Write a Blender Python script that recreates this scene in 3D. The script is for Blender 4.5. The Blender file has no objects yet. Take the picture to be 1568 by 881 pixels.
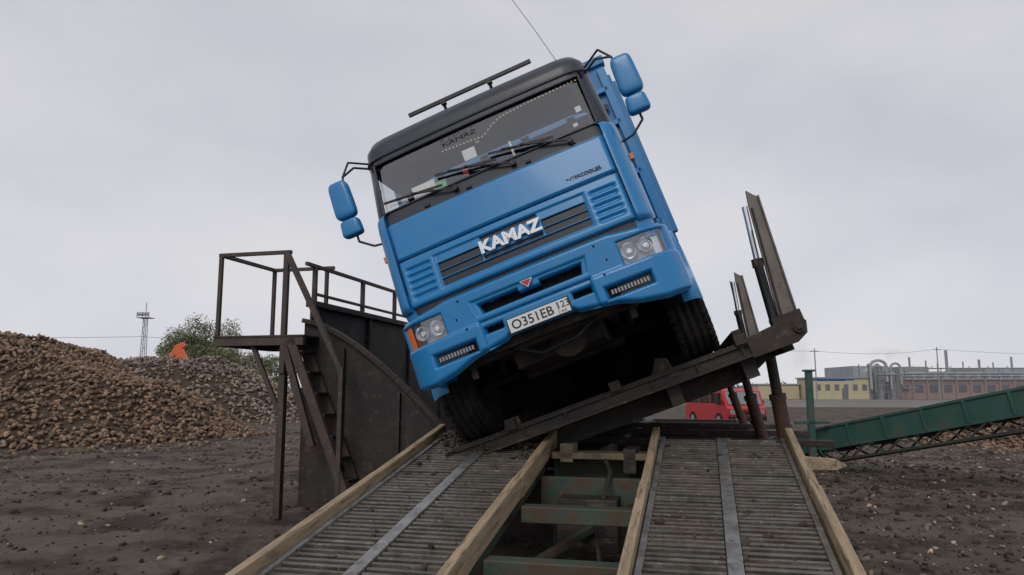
import bpy, bmesh, math, random
import numpy as np
from mathutils import Matrix, Vector, noise
random.seed(7); rng=np.random.default_rng(7)
D=bpy.data; scn=bpy.context.scene
rad=math.radians
# ---------------------------------------------------------------- materials
MATS={}
def mat(name,col,rough=.6,metal=0.,col2=None,scale=3.,lo=.4,hi=.65,bump=0.,bscale=30.,coat=0.,island=False,detail=6.,spec=.5,col3=None,scale3=12.,lo3=.55,hi3=.7,stretch=None,idist=.02):
    if name in MATS: return MATS[name]
    m=D.materials.new(name); m.use_nodes=True; nt=m.node_tree; N=nt.nodes; L=nt.links
    b=N['Principled BSDF']; b.inputs['Roughness'].default_value=rough; b.inputs['Metallic'].default_value=metal
    b.inputs['Specular IOR Level'].default_value=spec
    if coat: b.inputs['Coat Weight'].default_value=coat; b.inputs['Coat Roughness'].default_value=.08
    tc=N.new('ShaderNodeTexCoord'); src=tc.outputs['Object']
    if stretch:
        mp=N.new('ShaderNodeMapping'); mp.inputs['Scale'].default_value=stretch; L.new(src,mp.inputs['Vector']); src=mp.outputs[0]
    def layer(prev,c,sc,lo,hi):
        n=N.new('ShaderNodeTexNoise'); n.inputs['Scale'].default_value=sc; n.inputs['Detail'].default_value=detail; n.inputs['Roughness'].default_value=.65
        L.new(src,n.inputs['Vector'])
        r=N.new('ShaderNodeMapRange'); r.inputs[1].default_value=lo; r.inputs[2].default_value=hi; L.new(n.outputs[0],r.inputs[0])
        mx=N.new('ShaderNodeMix'); mx.data_type='RGBA'; L.new(r.outputs[0],mx.inputs[0])
        if isinstance(prev,tuple): mx.inputs[6].default_value=(*prev,1)
        else: L.new(prev,mx.inputs[6])
        mx.inputs[7].default_value=(*c,1); return mx.outputs[2]
    cur=tuple(col)
    if col2: cur=layer(cur,col2,scale,lo,hi)
    if col3: cur=layer(cur,col3,scale3,lo3,hi3)
    if island:
        g=N.new('ShaderNodeNewGeometry'); mr=N.new('ShaderNodeMapRange'); mr.inputs[3].default_value=.4; mr.inputs[4].default_value=1.6
        L.new(g.outputs['Random Per Island'],mr.inputs[0])
        hs=N.new('ShaderNodeHueSaturation'); L.new(mr.outputs[0],hs.inputs['Value'])
        if isinstance(cur,tuple): hs.inputs['Color'].default_value=(*cur,1)
        else: L.new(cur,hs.inputs['Color'])
        cur=hs.outputs[0]
    if isinstance(cur,tuple): b.inputs['Base Color'].default_value=(*cur,1)
    else: L.new(cur,b.inputs['Base Color'])
    if bump:
        n=N.new('ShaderNodeTexNoise'); n.inputs['Scale'].default_value=bscale; n.inputs['Detail'].default_value=8; L.new(src,n.inputs['Vector'])
        bp=N.new('ShaderNodeBump'); bp.inputs['Strength'].default_value=bump; bp.inputs['Distance'].default_value=idist
        L.new(n.outputs[0],bp.inputs['Height']); L.new(bp.outputs[0],b.inputs['Normal'])
    MATS[name]=m; return m
blue=mat('blue_paint',(.009,.2,.49),.33,col2=(.02,.215,.48),scale=2.2,coat=.2,col3=(.06,.185,.32),scale3=7,lo3=.6,hi3=.85)
blue_d=mat('blue_body_paint',(.01,.175,.43),.45,col2=(.025,.19,.41),scale=2,coat=.1,col3=(.1,.15,.19),scale3=6,lo3=.62,hi3=.8)
black=mat('black_plastic',(.014,.015,.018),.5,col2=(.03,.03,.032),scale=5)
roofm=mat('roof_dark_paint',(.013,.019,.03),.4,col2=(.024,.03,.042),scale=3,coat=.15)
void=mat('gap_black',(.007,.007,.008),.9,col2=(.016,.014,.013),scale=4,spec=.2)  # near-black for openings, underside parts and the added gap panels
chassis=mat('chassis_dirt',(.022,.02,.019),.85,col2=(.06,.05,.04),scale=4,bump=.3,spec=.3)
rubber=mat('tyre_rubber',(.016,.016,.017),.9,col2=(.05,.042,.034),scale=6,lo=.45,hi=.7,bump=.3,spec=.3)
chrome=mat('chrome',(.8,.81,.82),.25,.85)
silver=mat('headlight_reflector',(.75,.77,.8),.18,.85)
white=mat('white_paint',(.72,.73,.74),.4)
ink=mat('plate_ink',(.01,.01,.012),.5)
redp=mat('red_badge',(.5,.02,.02),.3)
orange=mat('orange_lens',(.75,.2,.04),.2,coat=.6)
steel=mat('worn_dark_steel',(.026,.024,.023),.65,.15,col2=(.055,.042,.034),scale=4,bump=.4,col3=(.16,.125,.095),scale3=7,lo3=.6,hi3=.74,stretch=(.6,2.5,2.5))
rust=mat('rusty_steel',(.052,.036,.029),.75,.1,col2=(.03,.026,.024),scale=4,bump=.35,col3=(.15,.105,.075),scale3=9,lo3=.57,hi3=.72)
railm=mat('rail_rust',(.085,.058,.046),.7,.1,col2=(.05,.04,.036),scale=6,bump=.2,col3=(.17,.14,.115),scale3=15,lo3=.6,hi3=.75)
plate=mat('hopper_plate',(.025,.022,.022),.7,.15,col2=(.05,.037,.03),scale=2.5,bump=.3,col3=(.1,.07,.055),scale3=8)
grate=mat('ramp_slats',(.18,.16,.14),.5,.45,col2=(.1,.083,.067),scale=5,bump=.3,col3=(.3,.285,.265),scale3=16,lo3=.58,hi3=.7)
mud=mat('mud',(.018,.013,.01),.95,col2=(.045,.033,.025),scale=5,bump=.8,bscale=18)
strip=mat('bare_steel',(.32,.32,.325),.42,.5,col2=(.18,.17,.155),scale=6,col3=(.09,.075,.06),scale3=14)
wood=mat('timber',(.4,.3,.19),.85,col2=(.26,.19,.12),scale=3.5,bump=.6,bscale=20,stretch=(6,.6,6),col3=(.1,.075,.052),scale3=5,lo3=.53,hi3=.7)
green=mat('green_machine_paint',(.03,.06,.046),.65,col2=(.065,.085,.05),scale=3,bump=.2,col3=(.075,.045,.03),scale3=6,lo3=.47,hi3=.6)
greenc=mat('green_conveyor_paint',(.025,.085,.068),.6,col2=(.045,.1,.083),scale=1.5,col3=(.085,.075,.055),scale3=3,lo3=.53,hi3=.72)
bluep=mat('blue_pipe',(.03,.12,.3),.5)
beetm=mat('sugar_beet',(.25,.165,.11),.9,col2=(.14,.09,.06),scale=5,island=True,bump=.3)
beetg=mat('sugar_beet_pale',(.36,.27,.2),.9,col2=(.2,.145,.105),scale=5,island=True)
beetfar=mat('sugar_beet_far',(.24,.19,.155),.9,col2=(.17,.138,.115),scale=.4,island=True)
pilem=mat('pile_core',(.05,.032,.022),.95,col2=(.1,.065,.045),scale=9,bump=1.,bscale=12)
clod=mat('soil_clod',(.075,.057,.045),.95,col2=(.045,.034,.027),scale=4,island=True,bump=.5)
clodl=mat('crop_residue',(.38,.31,.22),.9,island=True)
steelhaze=mat('hazed_cladding',(.34,.36,.385),.7,col2=(.28,.3,.32),scale=.3)  # distance haze painted into this and the following factory colours, greyed and lightened
brick=mat('pink_brick',(.34,.245,.22),.85,col2=(.3,.235,.21),scale=.4)
yell=mat('yellow_render',(.5,.43,.27),.8,col2=(.44,.4,.28),scale=.5)
winm=mat('far_window',(.14,.15,.17),.3)
roofg=mat('grey_roof',(.27,.275,.29),.7)
barkm=mat('bark',(.09,.07,.055),.9)
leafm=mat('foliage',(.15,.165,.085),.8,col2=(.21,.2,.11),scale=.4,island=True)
leaff=mat('hazed_far_foliage',(.17,.19,.19),.9,col2=(.22,.23,.235),scale=.05,island=True)  # grey of distance haze put into the leaf colour
carred=mat('car_red',(.45,.015,.02),.3,coat=.6)
digger=mat('digger_orange',(.65,.13,.04),.45)
dash=mat('cab_interior',(.12,.12,.125),.8); seat=mat('seat_cloth',(.16,.15,.155),.9,col2=(.26,.25,.24),scale=8)
paper=mat('paper',(.8,.82,.8),.7); pgreen=mat('paper_green',(.15,.55,.22),.7); gold=mat('gold_trim',(.55,.42,.22),.5); curtain=mat('visor_cloth',(.006,.006,.01),.9,spec=.1)
wire=mat('wire',(.08,.08,.085),.6)
def glassm(name,tint,fac,rg=.03):
    m=D.materials.new(name); m.use_nodes=True; N=m.node_tree.nodes; L=m.node_tree.links; N.clear()
    o=N.new('ShaderNodeOutputMaterial'); mx=N.new('ShaderNodeMixShader'); t=N.new('ShaderNodeBsdfTransparent'); g=N.new('ShaderNodeBsdfGlossy')
    t.inputs[0].default_value=(*tint,1); g.inputs['Roughness'].default_value=rg; g.inputs[0].default_value=(.93,.93,.93,1)
    mx.inputs[0].default_value=fac; L.new(t.outputs[0],mx.inputs[1]); L.new(g.outputs[0],mx.inputs[2]); L.new(mx.outputs[0],o.inputs[0]); return m
glass=glassm('windscreen_glass',(.95,.96,.96),.2); lens=glassm('lens_glass',(.92,.94,.95),.18); darkglass=glassm('dark_window',(.15,.16,.17),.35)
sideglass=glassm('side_window_glass',(.8,.83,.83),.2)
# ---------------------------------------------------------------- mesh builder
class MB:
    def __init__(s): s.v=[];s.f=[];s.m=[];s.s=[]
    def add(s,vs,fs,mi=0,sm=False):
        o=len(s.v); s.v+= [tuple(x) for x in vs]; s.f+=[tuple(i+o for i in f) for f in fs]; s.m+=[mi]*len(fs); s.s+=[sm]*len(fs)
    def box(s,c,d,mi=0,R=None):
        c=Vector(c); vs=[]
        for x in(-.5,.5):
            for y in(-.5,.5):
                for z in(-.5,.5):
                    q=Vector((x*d[0],y*d[1],z*d[2])); vs.append(c+(R@q if R else q))
        s.add(vs,[(0,1,3,2),(4,6,7,5),(0,4,5,1),(2,3,7,6),(0,2,6,4),(1,5,7,3)],mi)
    def bb(s,a,b,mi=0): s.box([(a[i]+b[i])/2 for i in range(3)],[abs(b[i]-a[i]) for i in range(3)],mi)
    def beam(s,a,b,w,h,mi=0,up=(0,0,1)):
        a=Vector(a);b=Vector(b);d=b-a;l=d.length;d.normalize();u=Vector(up)
        if abs(d.dot(u))>.98:u=Vector((0,1,0))
        x=d.cross(u).normalized();z=x.cross(d)
        s.box((a+b)/2,(w,l,h),mi,Matrix((x,d,z)).transposed())
    def cyl(s,a,b,r,mi=0,n=14,r2=None,cap=True):
        a=Vector(a);b=Vector(b);d=(b-a).normalized();u=Vector((0,0,1)) if abs(d.z)<.95 else Vector((1,0,0))
        x=d.cross(u).normalized();y=d.cross(x);r2=r if r2 is None else r2;vs=[]
        for k in range(n):
            t=2*math.pi*k/n;o=x*math.cos(t)+y*math.sin(t);vs+=[a+o*r,b+o*r2]
        s.add(vs,[(2*k,2*((k+1)%n),2*((k+1)%n)+1,2*k+1) for k in range(n)],mi,True)
        if cap: s.add([vs[2*k] for k in range(n)],[tuple(range(n))[::-1]],mi); s.add([vs[2*k+1] for k in range(n)],[tuple(range(n))],mi)
    def tube(s,pts,r,mi=0,n=8):
        for a,b in zip(pts,pts[1:]): s.cyl(a,b,r,mi,n)
    def prism(s,poly,ext,mi=0):
        n=len(poly);e=Vector(ext);vs=[Vector(p) for p in poly]+[Vector(p)+e for p in poly]
        s.add(vs,[tuple(range(n))[::-1],tuple(range(n,2*n))]+[(k,(k+1)%n,(k+1)%n+n,k+n) for k in range(n)],mi)
    def lathe(s,prof,c,n=48,mi=0):
        c=Vector(c);P=len(prof);o0=len(s.v)
        for k in range(n):
            t=2*math.pi*k/n
            for r,x in prof: s.v.append(tuple(c+Vector((x,r*math.cos(t),r*math.sin(t)))))
        for j in range(P-1):
            for k in range(n):
                a=o0+k*P+j;b=o0+((k+1)%n)*P+j
                s.f.append((a,b,b+1,a+1));s.m.append(mi);s.s.append(True)
    def sheet(s,fn,nu,nv,mifn=None,sm=True):
        o=len(s.v)
        for i in range(nu+1):
            for j in range(nv+1): s.v.append(tuple(fn(i/nu,j/nv)))
        for i in range(nu):
            for j in range(nv):
                mi=mifn((i+.5)/nu,(j+.5)/nv) if mifn else 0
                if mi is None: continue
                a=o+i*(nv+1)+j; s.f.append((a,a+nv+1,a+nv+2,a+1)); s.m.append(mi); s.s.append(sm)
    def obj(s,name,mats,parent=None,M=None,bevel=0.,fix=False):
        me=D.meshes.new(name);me.from_pydata(s.v,[],s.f)
        for m in mats: me.materials.append(m)
        me.polygons.foreach_set('material_index',s.m);me.polygons.foreach_set('use_smooth',s.s);me.update()
        if fix:
            bm=bmesh.new();bm.from_mesh(me);bmesh.ops.recalc_face_normals(bm,faces=bm.faces);bm.to_mesh(me);bm.free()
        o=D.objects.new(name,me);scn.collection.objects.link(o)
        if parent:o.parent=parent
        if M is not None:o.matrix_world=M
        if bevel:
            b=o.modifiers.new('Bevel','BEVEL');b.width=bevel;b.segments=2;b.limit_method='ANGLE';b.angle_limit=rad(40)
        return o
def empty(name,M):
    e=D.objects.new(name,None);scn.collection.objects.link(e);e.matrix_world=M;return e
def text(name,body,size,loc,m,parent,ext=.004,rot=(math.pi/2,0,0),sx=1.,shear=0.,off=0.):
    c=D.curves.new(name,'FONT');c.body=body;c.size=size;c.extrude=ext;c.align_x='CENTER';c.align_y='CENTER';c.shear=shear;c.offset=off
    c.materials.append(m);o=D.objects.new(name,c);scn.collection.objects.link(o);o.parent=parent;o.location=loc;o.rotation_euler=rot;o.scale=(sx,1,1);return o
T=Matrix.Translation((.461,5.844,1.527))@Matrix.Rotation(-rad(13.1),4,'Z')@Matrix.Rotation(-rad(20.13),4,'Y')@Matrix.Rotation(rad(.26),4,'X')
S=Matrix.Rotation(-rad(14.3),4,'Z')
def ip(x,xs,ys): return float(np.interp(x,xs,ys))
def sst(a,b,x):
    t=min(1,max(0,(x-a)/(b-a))); return t*t*(3-2*t)
# ---------------------------------------------------------------- TRUCK
truck=empty('dump_truck',T)
def tobj(mb,name,mats,bevel=0.,fix=False):
    o=mb.obj(name,mats,None,None,bevel,fix); o.parent=truck; return o
PZ=[1.10,1.2,1.95,2.09,2.61,2.72,2.80,2.88,2.94,2.97]
PY=[.06,.05,.12,.165,.32,.345,.36,.42,.55,.75]
PW=[1.12,1.125,1.125,1.12,1.10,1.10,1.09,1.05,.96,.80]
def cabpt(s,z,off=0.):
    hw=ip(z,PZ,PW)-off; y0=ip(z,PZ,PY)+off; rc=.16; yr=1.95
    Ls=yr-y0-rc; La=rc*math.pi/2; Lf=2*(hw-rc); tot=2*Ls+2*La+Lf; d=s*tot
    if d<Ls: return (-hw,yr-d,z)
    d-=Ls
    if d<La: a=d/rc; return (-hw+rc-rc*math.cos(a),y0+rc-rc*math.sin(a),z)
    d-=La
    if d<Lf: x=-hw+rc+d; return (x,y0-.03*(1-(x/(hw))**2),z)
    d-=Lf
    if d<La: a=d/rc; return (hw-rc+rc*math.sin(a),y0+rc-rc*math.cos(a),z)
    d-=La; return (hw,y0+rc+d,z)
zl=[1.0,1.1,1.3,1.6,1.95,1.98,2.09,2.2,2.35,2.5,2.61,2.66,2.72,2.76,2.80,2.84,2.88,2.91,2.94,2.96,2.97]
sl=[i/150 for i in range(151)]
def in_ws(p): return abs(p[0])<1.005 and 2.09<p[2]<2.61 and p[1]<.6
def in_sw(p): return .55<p[1]<1.45 and 2.02<p[2]<2.6 and abs(p[0])>1
def cabsheet(off,sel):
    mb=MB()
    for s in sl:
        for z in zl: mb.v.append(cabpt(s,z,off))
    n=len(zl)
    for i in range(150):
        for j in range(n-1):
            p=cabpt((sl[i]+sl[i+1])/2,(zl[j]+zl[j+1])/2)
            m=sel(p)
            if m is None: continue
            a=i*n+j; mb.f.append((a,a+n,a+n+1,a+1)); mb.m.append(m); mb.s.append(True)
    return mb
def shsel(p):
    if in_ws(p) or in_sw(p): return None
    if p[2]>2.61: return 1
    if p[1]<.5 and p[2]>1.95: return 1
    if p[1]<.3 and abs(p[0])<1.0: return 1
    return 0
mb=cabsheet(0,shsel)
lid=[cabpt(s,2.97) for s in sl]; mb.add(lid,[tuple(range(len(lid)))],1)
mb.bb((-1.1,1.93,1.0),(1.1,1.96,2.9),0); mb.bb((-1.08,.2,1.05),(1.08,1.94,1.12),1)
tobj(mb,'cab_shell',[blue,roofm])
tobj(cabsheet(.012,lambda p:0 if in_ws(p) else (1 if in_sw(p) else None)),'cab_glass',[glass,sideglass])
mb=MB()
mb.sheet(lambda u,v:(lambda p:(p[0]*1.008,p[1]-.025+.03*abs(v-.5)*2,2.655+.05*v))(cabpt(.27+.46*u,2.7)),60,4)
def gl(x,z,o=.02): return Vector((x,ip(z,PZ,PY)-.03*(1-(x/1.1)**2)-o,z))
for z in(2.085,2.615): mb.tube([gl(-1.0+.2*k,z,.004) for k in range(11)],.012,0,8)
for x in(-1.005,1.005): mb.tube([gl(x,2.085+.53*k/4,.0) for k in range(5)],.013,0,8)
tobj(mb,'roof_visor_lip',[roofm],fix=True)
def fy(z): return ip(z,PZ,PY)
mb=MB()
def up(u,v):
    z=1.605+.35*v; x=-1.0+2.0*u; e=min(u,1-u)*2.0; ez=min(v,1-v)*.35
    y=fy(z)-.032-.03*(1-x*x)+.03*(1-sst(0,.022,e))+.02*(1-sst(0,.018,ez)); return (x,y,z)
mb.sheet(up,110,40)
tobj(mb,'bonnet_panel',[blue],fix=True)
SL=[(1.487,1.52,0,.25),(1.392,1.45,.285,.66),(1.325,1.378,.285,.66),(1.325,1.352,0,.255),(1.25,1.308,0,.66)]
def gdepth(x,z):
    ax=abs(x);d=0.
    for a,b,x0,x1 in SL:
        ed=min(z-a,b-z, x1-ax, (ax-x0) if x0>0 else 9)
        d=max(d,.05*sst(-.006,.008,ed))
    if .71<ax<.955:
        k=(z-1.215)/.062
        if 0<k<5: d=max(d,.018*(.5-.5*math.cos(2*math.pi*k))*sst(0,.03,min(ax-.71,.955-ax)))
    if ax<.69 and 1.22<z<1.54: d+=.014*sst(0,.02,min(.69-ax,z-1.22,1.54-z))
    return d
def gp(u,v):
    z=1.165+.43*v; x=-1.0+2.0*u; e=min(u,1-u)*2.;ez=min(v,1-v)*.43
    return (x,fy(z)-.035-.03*(1-x*x)+gdepth(x,z)+.03*(1-sst(0,.022,e))+.025*(1-sst(0,.014,ez)),z)
def gm(u,v): return 1 if gdepth(-1+2*u,1.165+.43*v)>.022 else 0
mb=MB(); mb.sheet(gp,240,110,gm); tobj(mb,'grille_panel',[blue,void],fix=True)
text('grille_lettering','KAMAZ',.14,(0,-.012,1.415),chrome,truck,.008,sx=1.14,off=.006)
text('model_lettering','INTERCOOLER',.04,(.74,.045,1.68),ink,truck,.002,sx=1.15,off=.001)
mb=MB()
for sg in(-1,1):
    def fr(u,v,sg=sg):
        z=1.15+.93*v; a=u*math.pi/2; hw=1.155-.01*v; y0=fy(z)-.03
        x=1.012+(hw-1.012)*math.sin(a); y=y0+.26*(1-math.cos(a)); ez=min(v,1-v)*.93
        x-= .02*(1-sst(0,.03,ez)); y+=.02*(1-sst(0,.03,ez))
        return (sg*x,y,z)
    mb.sheet(fr,16,40)
    mb.sheet(lambda u,v,sg=sg:(sg*(1.012),fy(1.15+.93*v)-.03+.06*u,1.15+.93*v),2,20)
    mb.sheet(lambda u,v,sg=sg:(sg*1.15,fy(1.15+.93*v)+.22+.55*u,1.15+.93*v),4,10)
tobj(mb,'corner_fairings',[blue],fix=True)
R0=.26; XF=.94; HW=XF+R0
def bpath(s):
    a=abs(s);sg=1 if s>=0 else -1
    if a<XF: return sg*a,.03*(a/XF)**2,0,-1
    t=(a-XF)/R0
    if t<math.pi/2: return sg*(XF+R0*math.sin(t)),.03+R0*(1-math.cos(t)),sg*math.sin(t),-math.cos(t)
    return sg*HW,.03+R0+(a-XF-R0*math.pi/2),sg,0
SM=XF+R0*math.pi/2+.3
def bot(a): return ip(a,[0,.28,.32,.5,.62,.8,1.,1.3,1.65],[.655,.655,.63,.60,.58,.52,.485,.5,.62])
def top(a): return ip(a,[0,.72,.8,1.1,1.65],[1.15,1.15,1.135,1.10,1.10])
def edge(a,z,x0,x1,z0,z1): return min(a-x0,x1-a,z-z0,z1-z)
def bd(s,z):
    a=abs(s);d=0;m=0
    e=edge(a,z,.775,1.2,.845,1.045)
    if e>-.01: 
        d=max(d,.075*sst(-.008,.012,e)); m=1 if e>.004 else m
    e=edge(a,z,.56,.95,.63,.735)
    if e>-.01:
        d=max(d,.06*sst(-.012,.012,e)); m=1 if e>.006 else m
    e=min(.46-a-(1.0-z)*.25,z-(.905),1.0-z- (.035 if a<.09 else 0))
    if e>-.01:
        d=max(d,.09*sst(-.008,.012,e)); m=1 if e>.004 else m
    e=edge(a,z,.3,.47,.735,.80)
    if e>-.01:
        d=max(d,.07*sst(-.006,.01,e)); m=1 if e>.003 else m
    e=edge(a,z,-1,.5,.60,.865)
    d+=.03*sst(0,.025,e)
    e=edge(a,z,-1,.52-(1.04-z)*.2,.89,1.045); d+=.018*sst(0,.02,e)
    for bx,bz in((.60,.83),(.60,1.08),(.66,.94)):
        if (a-bx)**2+(z-bz)**2<.011**2: m=1
    return d,m
def bp(u,v):
    s=-SM+2*SM*u;a=abs(s);b=bot(a);t=top(a);z=b+(t-b)*v
    x,y,nx,ny=bpath(s);d,_=bd(s,z)
    d+=.05*(1-sst(0,.05,t-z))**2+.045*(1-sst(0,.05,z-b))**2-.014*sst(.86,.82,z)
    return (x-nx*d,y-ny*d,z)
def bmf(u,v):
    s=-SM+2*SM*u;a=abs(s);b=bot(a);t=top(a);return bd(s,b+(t-b)*v)[1]
mb=MB(); mb.sheet(bp,440,84,bmf); o=tobj(mb,'bumper',[blue,void],fix=True)
so=o.modifiers.new('Solid','SOLIDIFY');so.thickness=.012;so.offset=0
mb=MB()
for sg in(-1,1):
    for cx,r in((.85,.062),(.985,.055)):
        x,y,nx,ny=bpath(cx)
        c=Vector((sg*x,y+.065,.945))
        for k in range(5):
            mb.cyl(c+Vector((0,-.012*k,0)),c+Vector((0,-.012*(k+1),0)),r*(.35+.15*k),0,20,r*(.35+.15*(k+1)),cap=(k==0))
        mb.cyl(c+Vector((0,-.045,0)),c+Vector((0,-.02,0)),.02,3,12)
    mb.sheet(lambda u,v,sg=sg:(lambda q:(sg*(q[0]-q[2]*.05),q[1]-q[3]*.05,.855+.18*v))(bpath(.785+.40*u)),20,4,lambda u,v,sg=sg:(2 if sg<0 else 0) if u>.72 else 4)
    mb.sheet(lambda u,v,sg=sg:(lambda q:(sg*(q[0]-q[2]*.012),q[1]-q[3]*.012,.85+.19*v))(bpath(.78+.30*u)),20,4,lambda u,v:1)
    mb.sheet(lambda u,v,sg=sg:(lambda q:(sg*(q[0]-q[2]*.012),q[1]-q[3]*.012,.85+.19*v))(bpath(1.085+.11*u)),8,4,lambda u,v,sg=sg:2 if sg<0 else 1)
    for k in range(12):
        x=.61+.027*k; _,y,_,_=bpath(x)
        mb.box((sg*x,y+.03,.6825),(.016,.03,.036),4)
    mb.box((sg*.757,.07,.6825),(.35,.03,.075),5)
tobj(mb,'headlights',[silver,lens,orange,chrome,mat('lamp_grey',(.3,.32,.34),.35,.3),black])
mb=MB()
mb.box((0,-.012,.72),(.54,.012,.128),1); mb.box((0,-.02,.72),(.52,.006,.112),0)
mb.box((.165,-.0236,.72),(.003,.002,.108),1)
mb.prism([(-.055,-.028,1.03),(.055,-.028,1.03),(0,-.032,.965)],(0,.012,0),2)
mb.prism([(-.04,-.036,1.025),(.04,-.036,1.025),(0,-.038,.978)],(0,.006,0),3)
tobj(mb,'number_plate',[white,ink,white,redp])
text('plate_number','O351EB',.105,(-.055,-.0245,.716),ink,truck,.001,sx=1.02,off=.001)
text('plate_region','123',.078,(.212,-.0245,.733),ink,truck,.001)
text('plate_country','RUS',.026,(.205,-.0245,.682),ink,truck,.001)
mb=MB()
for (bx0,bz0,bx1,bz1,px,pz) in((-.98,2.185,-.42,2.115,-.31,2.03),(-.46,2.235,.10,2.135,.23,2.03),(.05,2.215,.62,2.115,.74,2.015)):
    a=gl(bx0,bz0,.022);b=gl(bx1,bz1,.022);p=gl(px,pz,.035)
    mb.beam(a,b,.012,.02,0);mb.beam(a+Vector((.12,-.015,-.01)),b+Vector((-.1,-.015,-.01)),.01,.012,0)
    mb.beam(p,(a+b)/2+Vector((0,-.03,0)),.022,.014,0);mb.cyl(p+Vector((0,.03,0)),p+Vector((0,-.015,0)),.024,0)
mb.beam((-.64,.78,3.17),(.66,.78,3.165),.03,.035,0)
for x in(-.27,.22): mb.beam((x,.78,3.16),(x-.02,.9,2.95),.03,.03,0);mb.box((x,.78,3.15),(.05,.05,.05),0)
mb.tube([(.93,.8,2.93),(.88,.82,3.1),(.80,.84,3.5),(.66,.86,4.1)],.003,0,6)
for x in(-.6,-.2,.35,.75): mb.box(gl(x,1.99,.01),(.05,.02,.02),0)
tobj(mb,'wipers_and_roof_bar',[black])
mb=MB()
def rbox(c,d,mi):
    def f(u,v):
        th=u*2*math.pi;ph=(v-.5)*math.pi
        cp=lambda q,e:math.copysign(abs(q)**e,q)
        x=cp(math.cos(ph),.35)*cp(math.cos(th),.35);y=cp(math.cos(ph),.35)*cp(math.sin(th),.6);z=cp(math.sin(ph),.35)
        return (c[0]+d[0]/2*x*(1-.06*z),c[1]+d[1]/2*y,c[2]+d[2]/2*z)
    mb.sheet(f,28,16,lambda u,v:mi)
for sg in(-1,1):
    cx=sg*1.385
    rbox((cx,.3,2.43),(.2,.11,.36),0);rbox((cx*.995,.3,2.15),(.19,.11,.16),0)
    mb.tube([(sg*1.08,.42,2.66),(sg*1.2,.34,2.70),(sg*1.33,.34,2.66),(sg*1.36,.34,2.5)],.011,1)
    mb.tube([(sg*1.36,.345,2.5),(sg*1.37,.345,2.02),(sg*1.25,.36,1.93),(sg*1.12,.4,1.92)],.011,1)
    mb.cyl((sg*1.37,.32,2.26),(sg*1.37,.32,2.22),.03,1)
    mb.tube([(sg*1.09,.5,2.74),(sg*1.25,.38,2.79),(sg*1.33,.34,2.66)],.01,1)
tobj(mb,'mirrors',[blue,black])
mb=MB()
mb.bb((-1.0,.3,1.9),(1.0,.62,2.06),0); mb.bb((-1.05,1.85,1.15),(1.05,1.9,2.66),4)
for x in(-.6,.55): mb.bb((x-.24,1.25,1.3),(x+.24,1.45,2.25),1); mb.bb((x-.13,1.27,2.27),(x+.13,1.38,2.5),1)
mb.cyl((.5,.68,2.02),(.5,.72,2.06),.22,3,24)
for (x,z,w,h,m) in((-.60,2.17,.22,.12,2),(-.44,2.15,.1,.08,5),(-.12,2.33,.12,.1,2),(-.20,2.19,.045,.1,6),(-.02,2.42,.03,.03,2),(.83,2.16,.04,.03,2),(.25,2.2,.02,.14,2),(-.8,2.15,.06,.05,2),(.9,2.3,.05,.05,2)):
    y=fy(z)+.018; mb.box((x,y,z),(w,.004,h),m)
mb.box((-.05,.75,2.52),(.28,.03,.07),3)
def vs_(u,v):
    x=-1.04+2.08*u; lo=ip(x,[-1.04,-.8,-.35,-.1,.05,.15,.25,.5,1.04],[2.57,2.51,2.455,2.44,2.425,2.50,2.545,2.565,2.59])-.006*abs(math.sin(x*60))
    z=lo+(2.66-lo)*v; return (x,fy(z)+.022-.03*(1-(x/1.1)**2),z)
mb.sheet(vs_,160,4,lambda u,v:3)
def vt(u,v):
    x=-.35+1.38*u; p=vs_((x+1.04)/2.08,0); return (x,p[1]-.004,p[2]+.014*v)
mb.sheet(vt,80,1,lambda u,v:7 if int(u*80)%2==0 else 3)
tobj(mb,'cab_interior',[dash,seat,paper,curtain,mat('cab_back',(.7,.7,.7),.9),pgreen,redp,gold])
text('windscreen_lettering','KAMAZ',.09,(-.17,fy(2.52)-.035,2.535),mat('sticker_grey',(.06,.07,.1),.6),truck,.0005,sx=1.1)
# dump body
mb=MB()
bw=1.34
mb.bb((-bw,2.02,1.35),(bw,2.08,3.44),0);mb.bb((-bw,2.08,1.35),(-bw+.05,7.3,3.2),0);mb.bb((bw-.05,2.08,1.35),(bw,7.3,3.2),0)
mb.bb((-bw,2.08,1.25),(bw,7.3,1.34),0);mb.bb((-bw,7.3,1.3),(bw,7.36,3.2),0)
mb.bb((-bw-.03,1.98,3.40),(bw+.03,2.10,3.50),0);mb.bb((bw-.07,2.1,3.2),(bw+.04,7.4,3.3),0);mb.bb((-bw-.04,2.1,3.2),(-bw+.07,7.4,3.3),0)
for k in range(9):
    y=2.14+k*.63
    for sg in(-1,1): mb.box((sg*(bw+.035),y,2.28),(.07,.1,1.84),0)
for x in(-1.30,-.8,-.25,.25,.8,1.30): mb.box((x,1.99,2.3),(.09,.06,2.1),1)
for z in(1.5,2.1,2.7,3.1): mb.box((0,1.985,z),(2.6,.05,.06),1)
mb.bb((-bw,2.0,1.22),(bw,2.2,1.36),1)
for z in(1.7,2.3,2.9): mb.cyl((1.2,1.95,z),(1.2,1.97,z),.035,2,10)
mb.tube([(1.16,1.93,1.2),(1.17,1.9,2.2),(1.15,1.93,3.0)],.02,2,8)
tobj(mb,'dump_body',[blue_d,blue,black],.008)
mb=MB()
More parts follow.
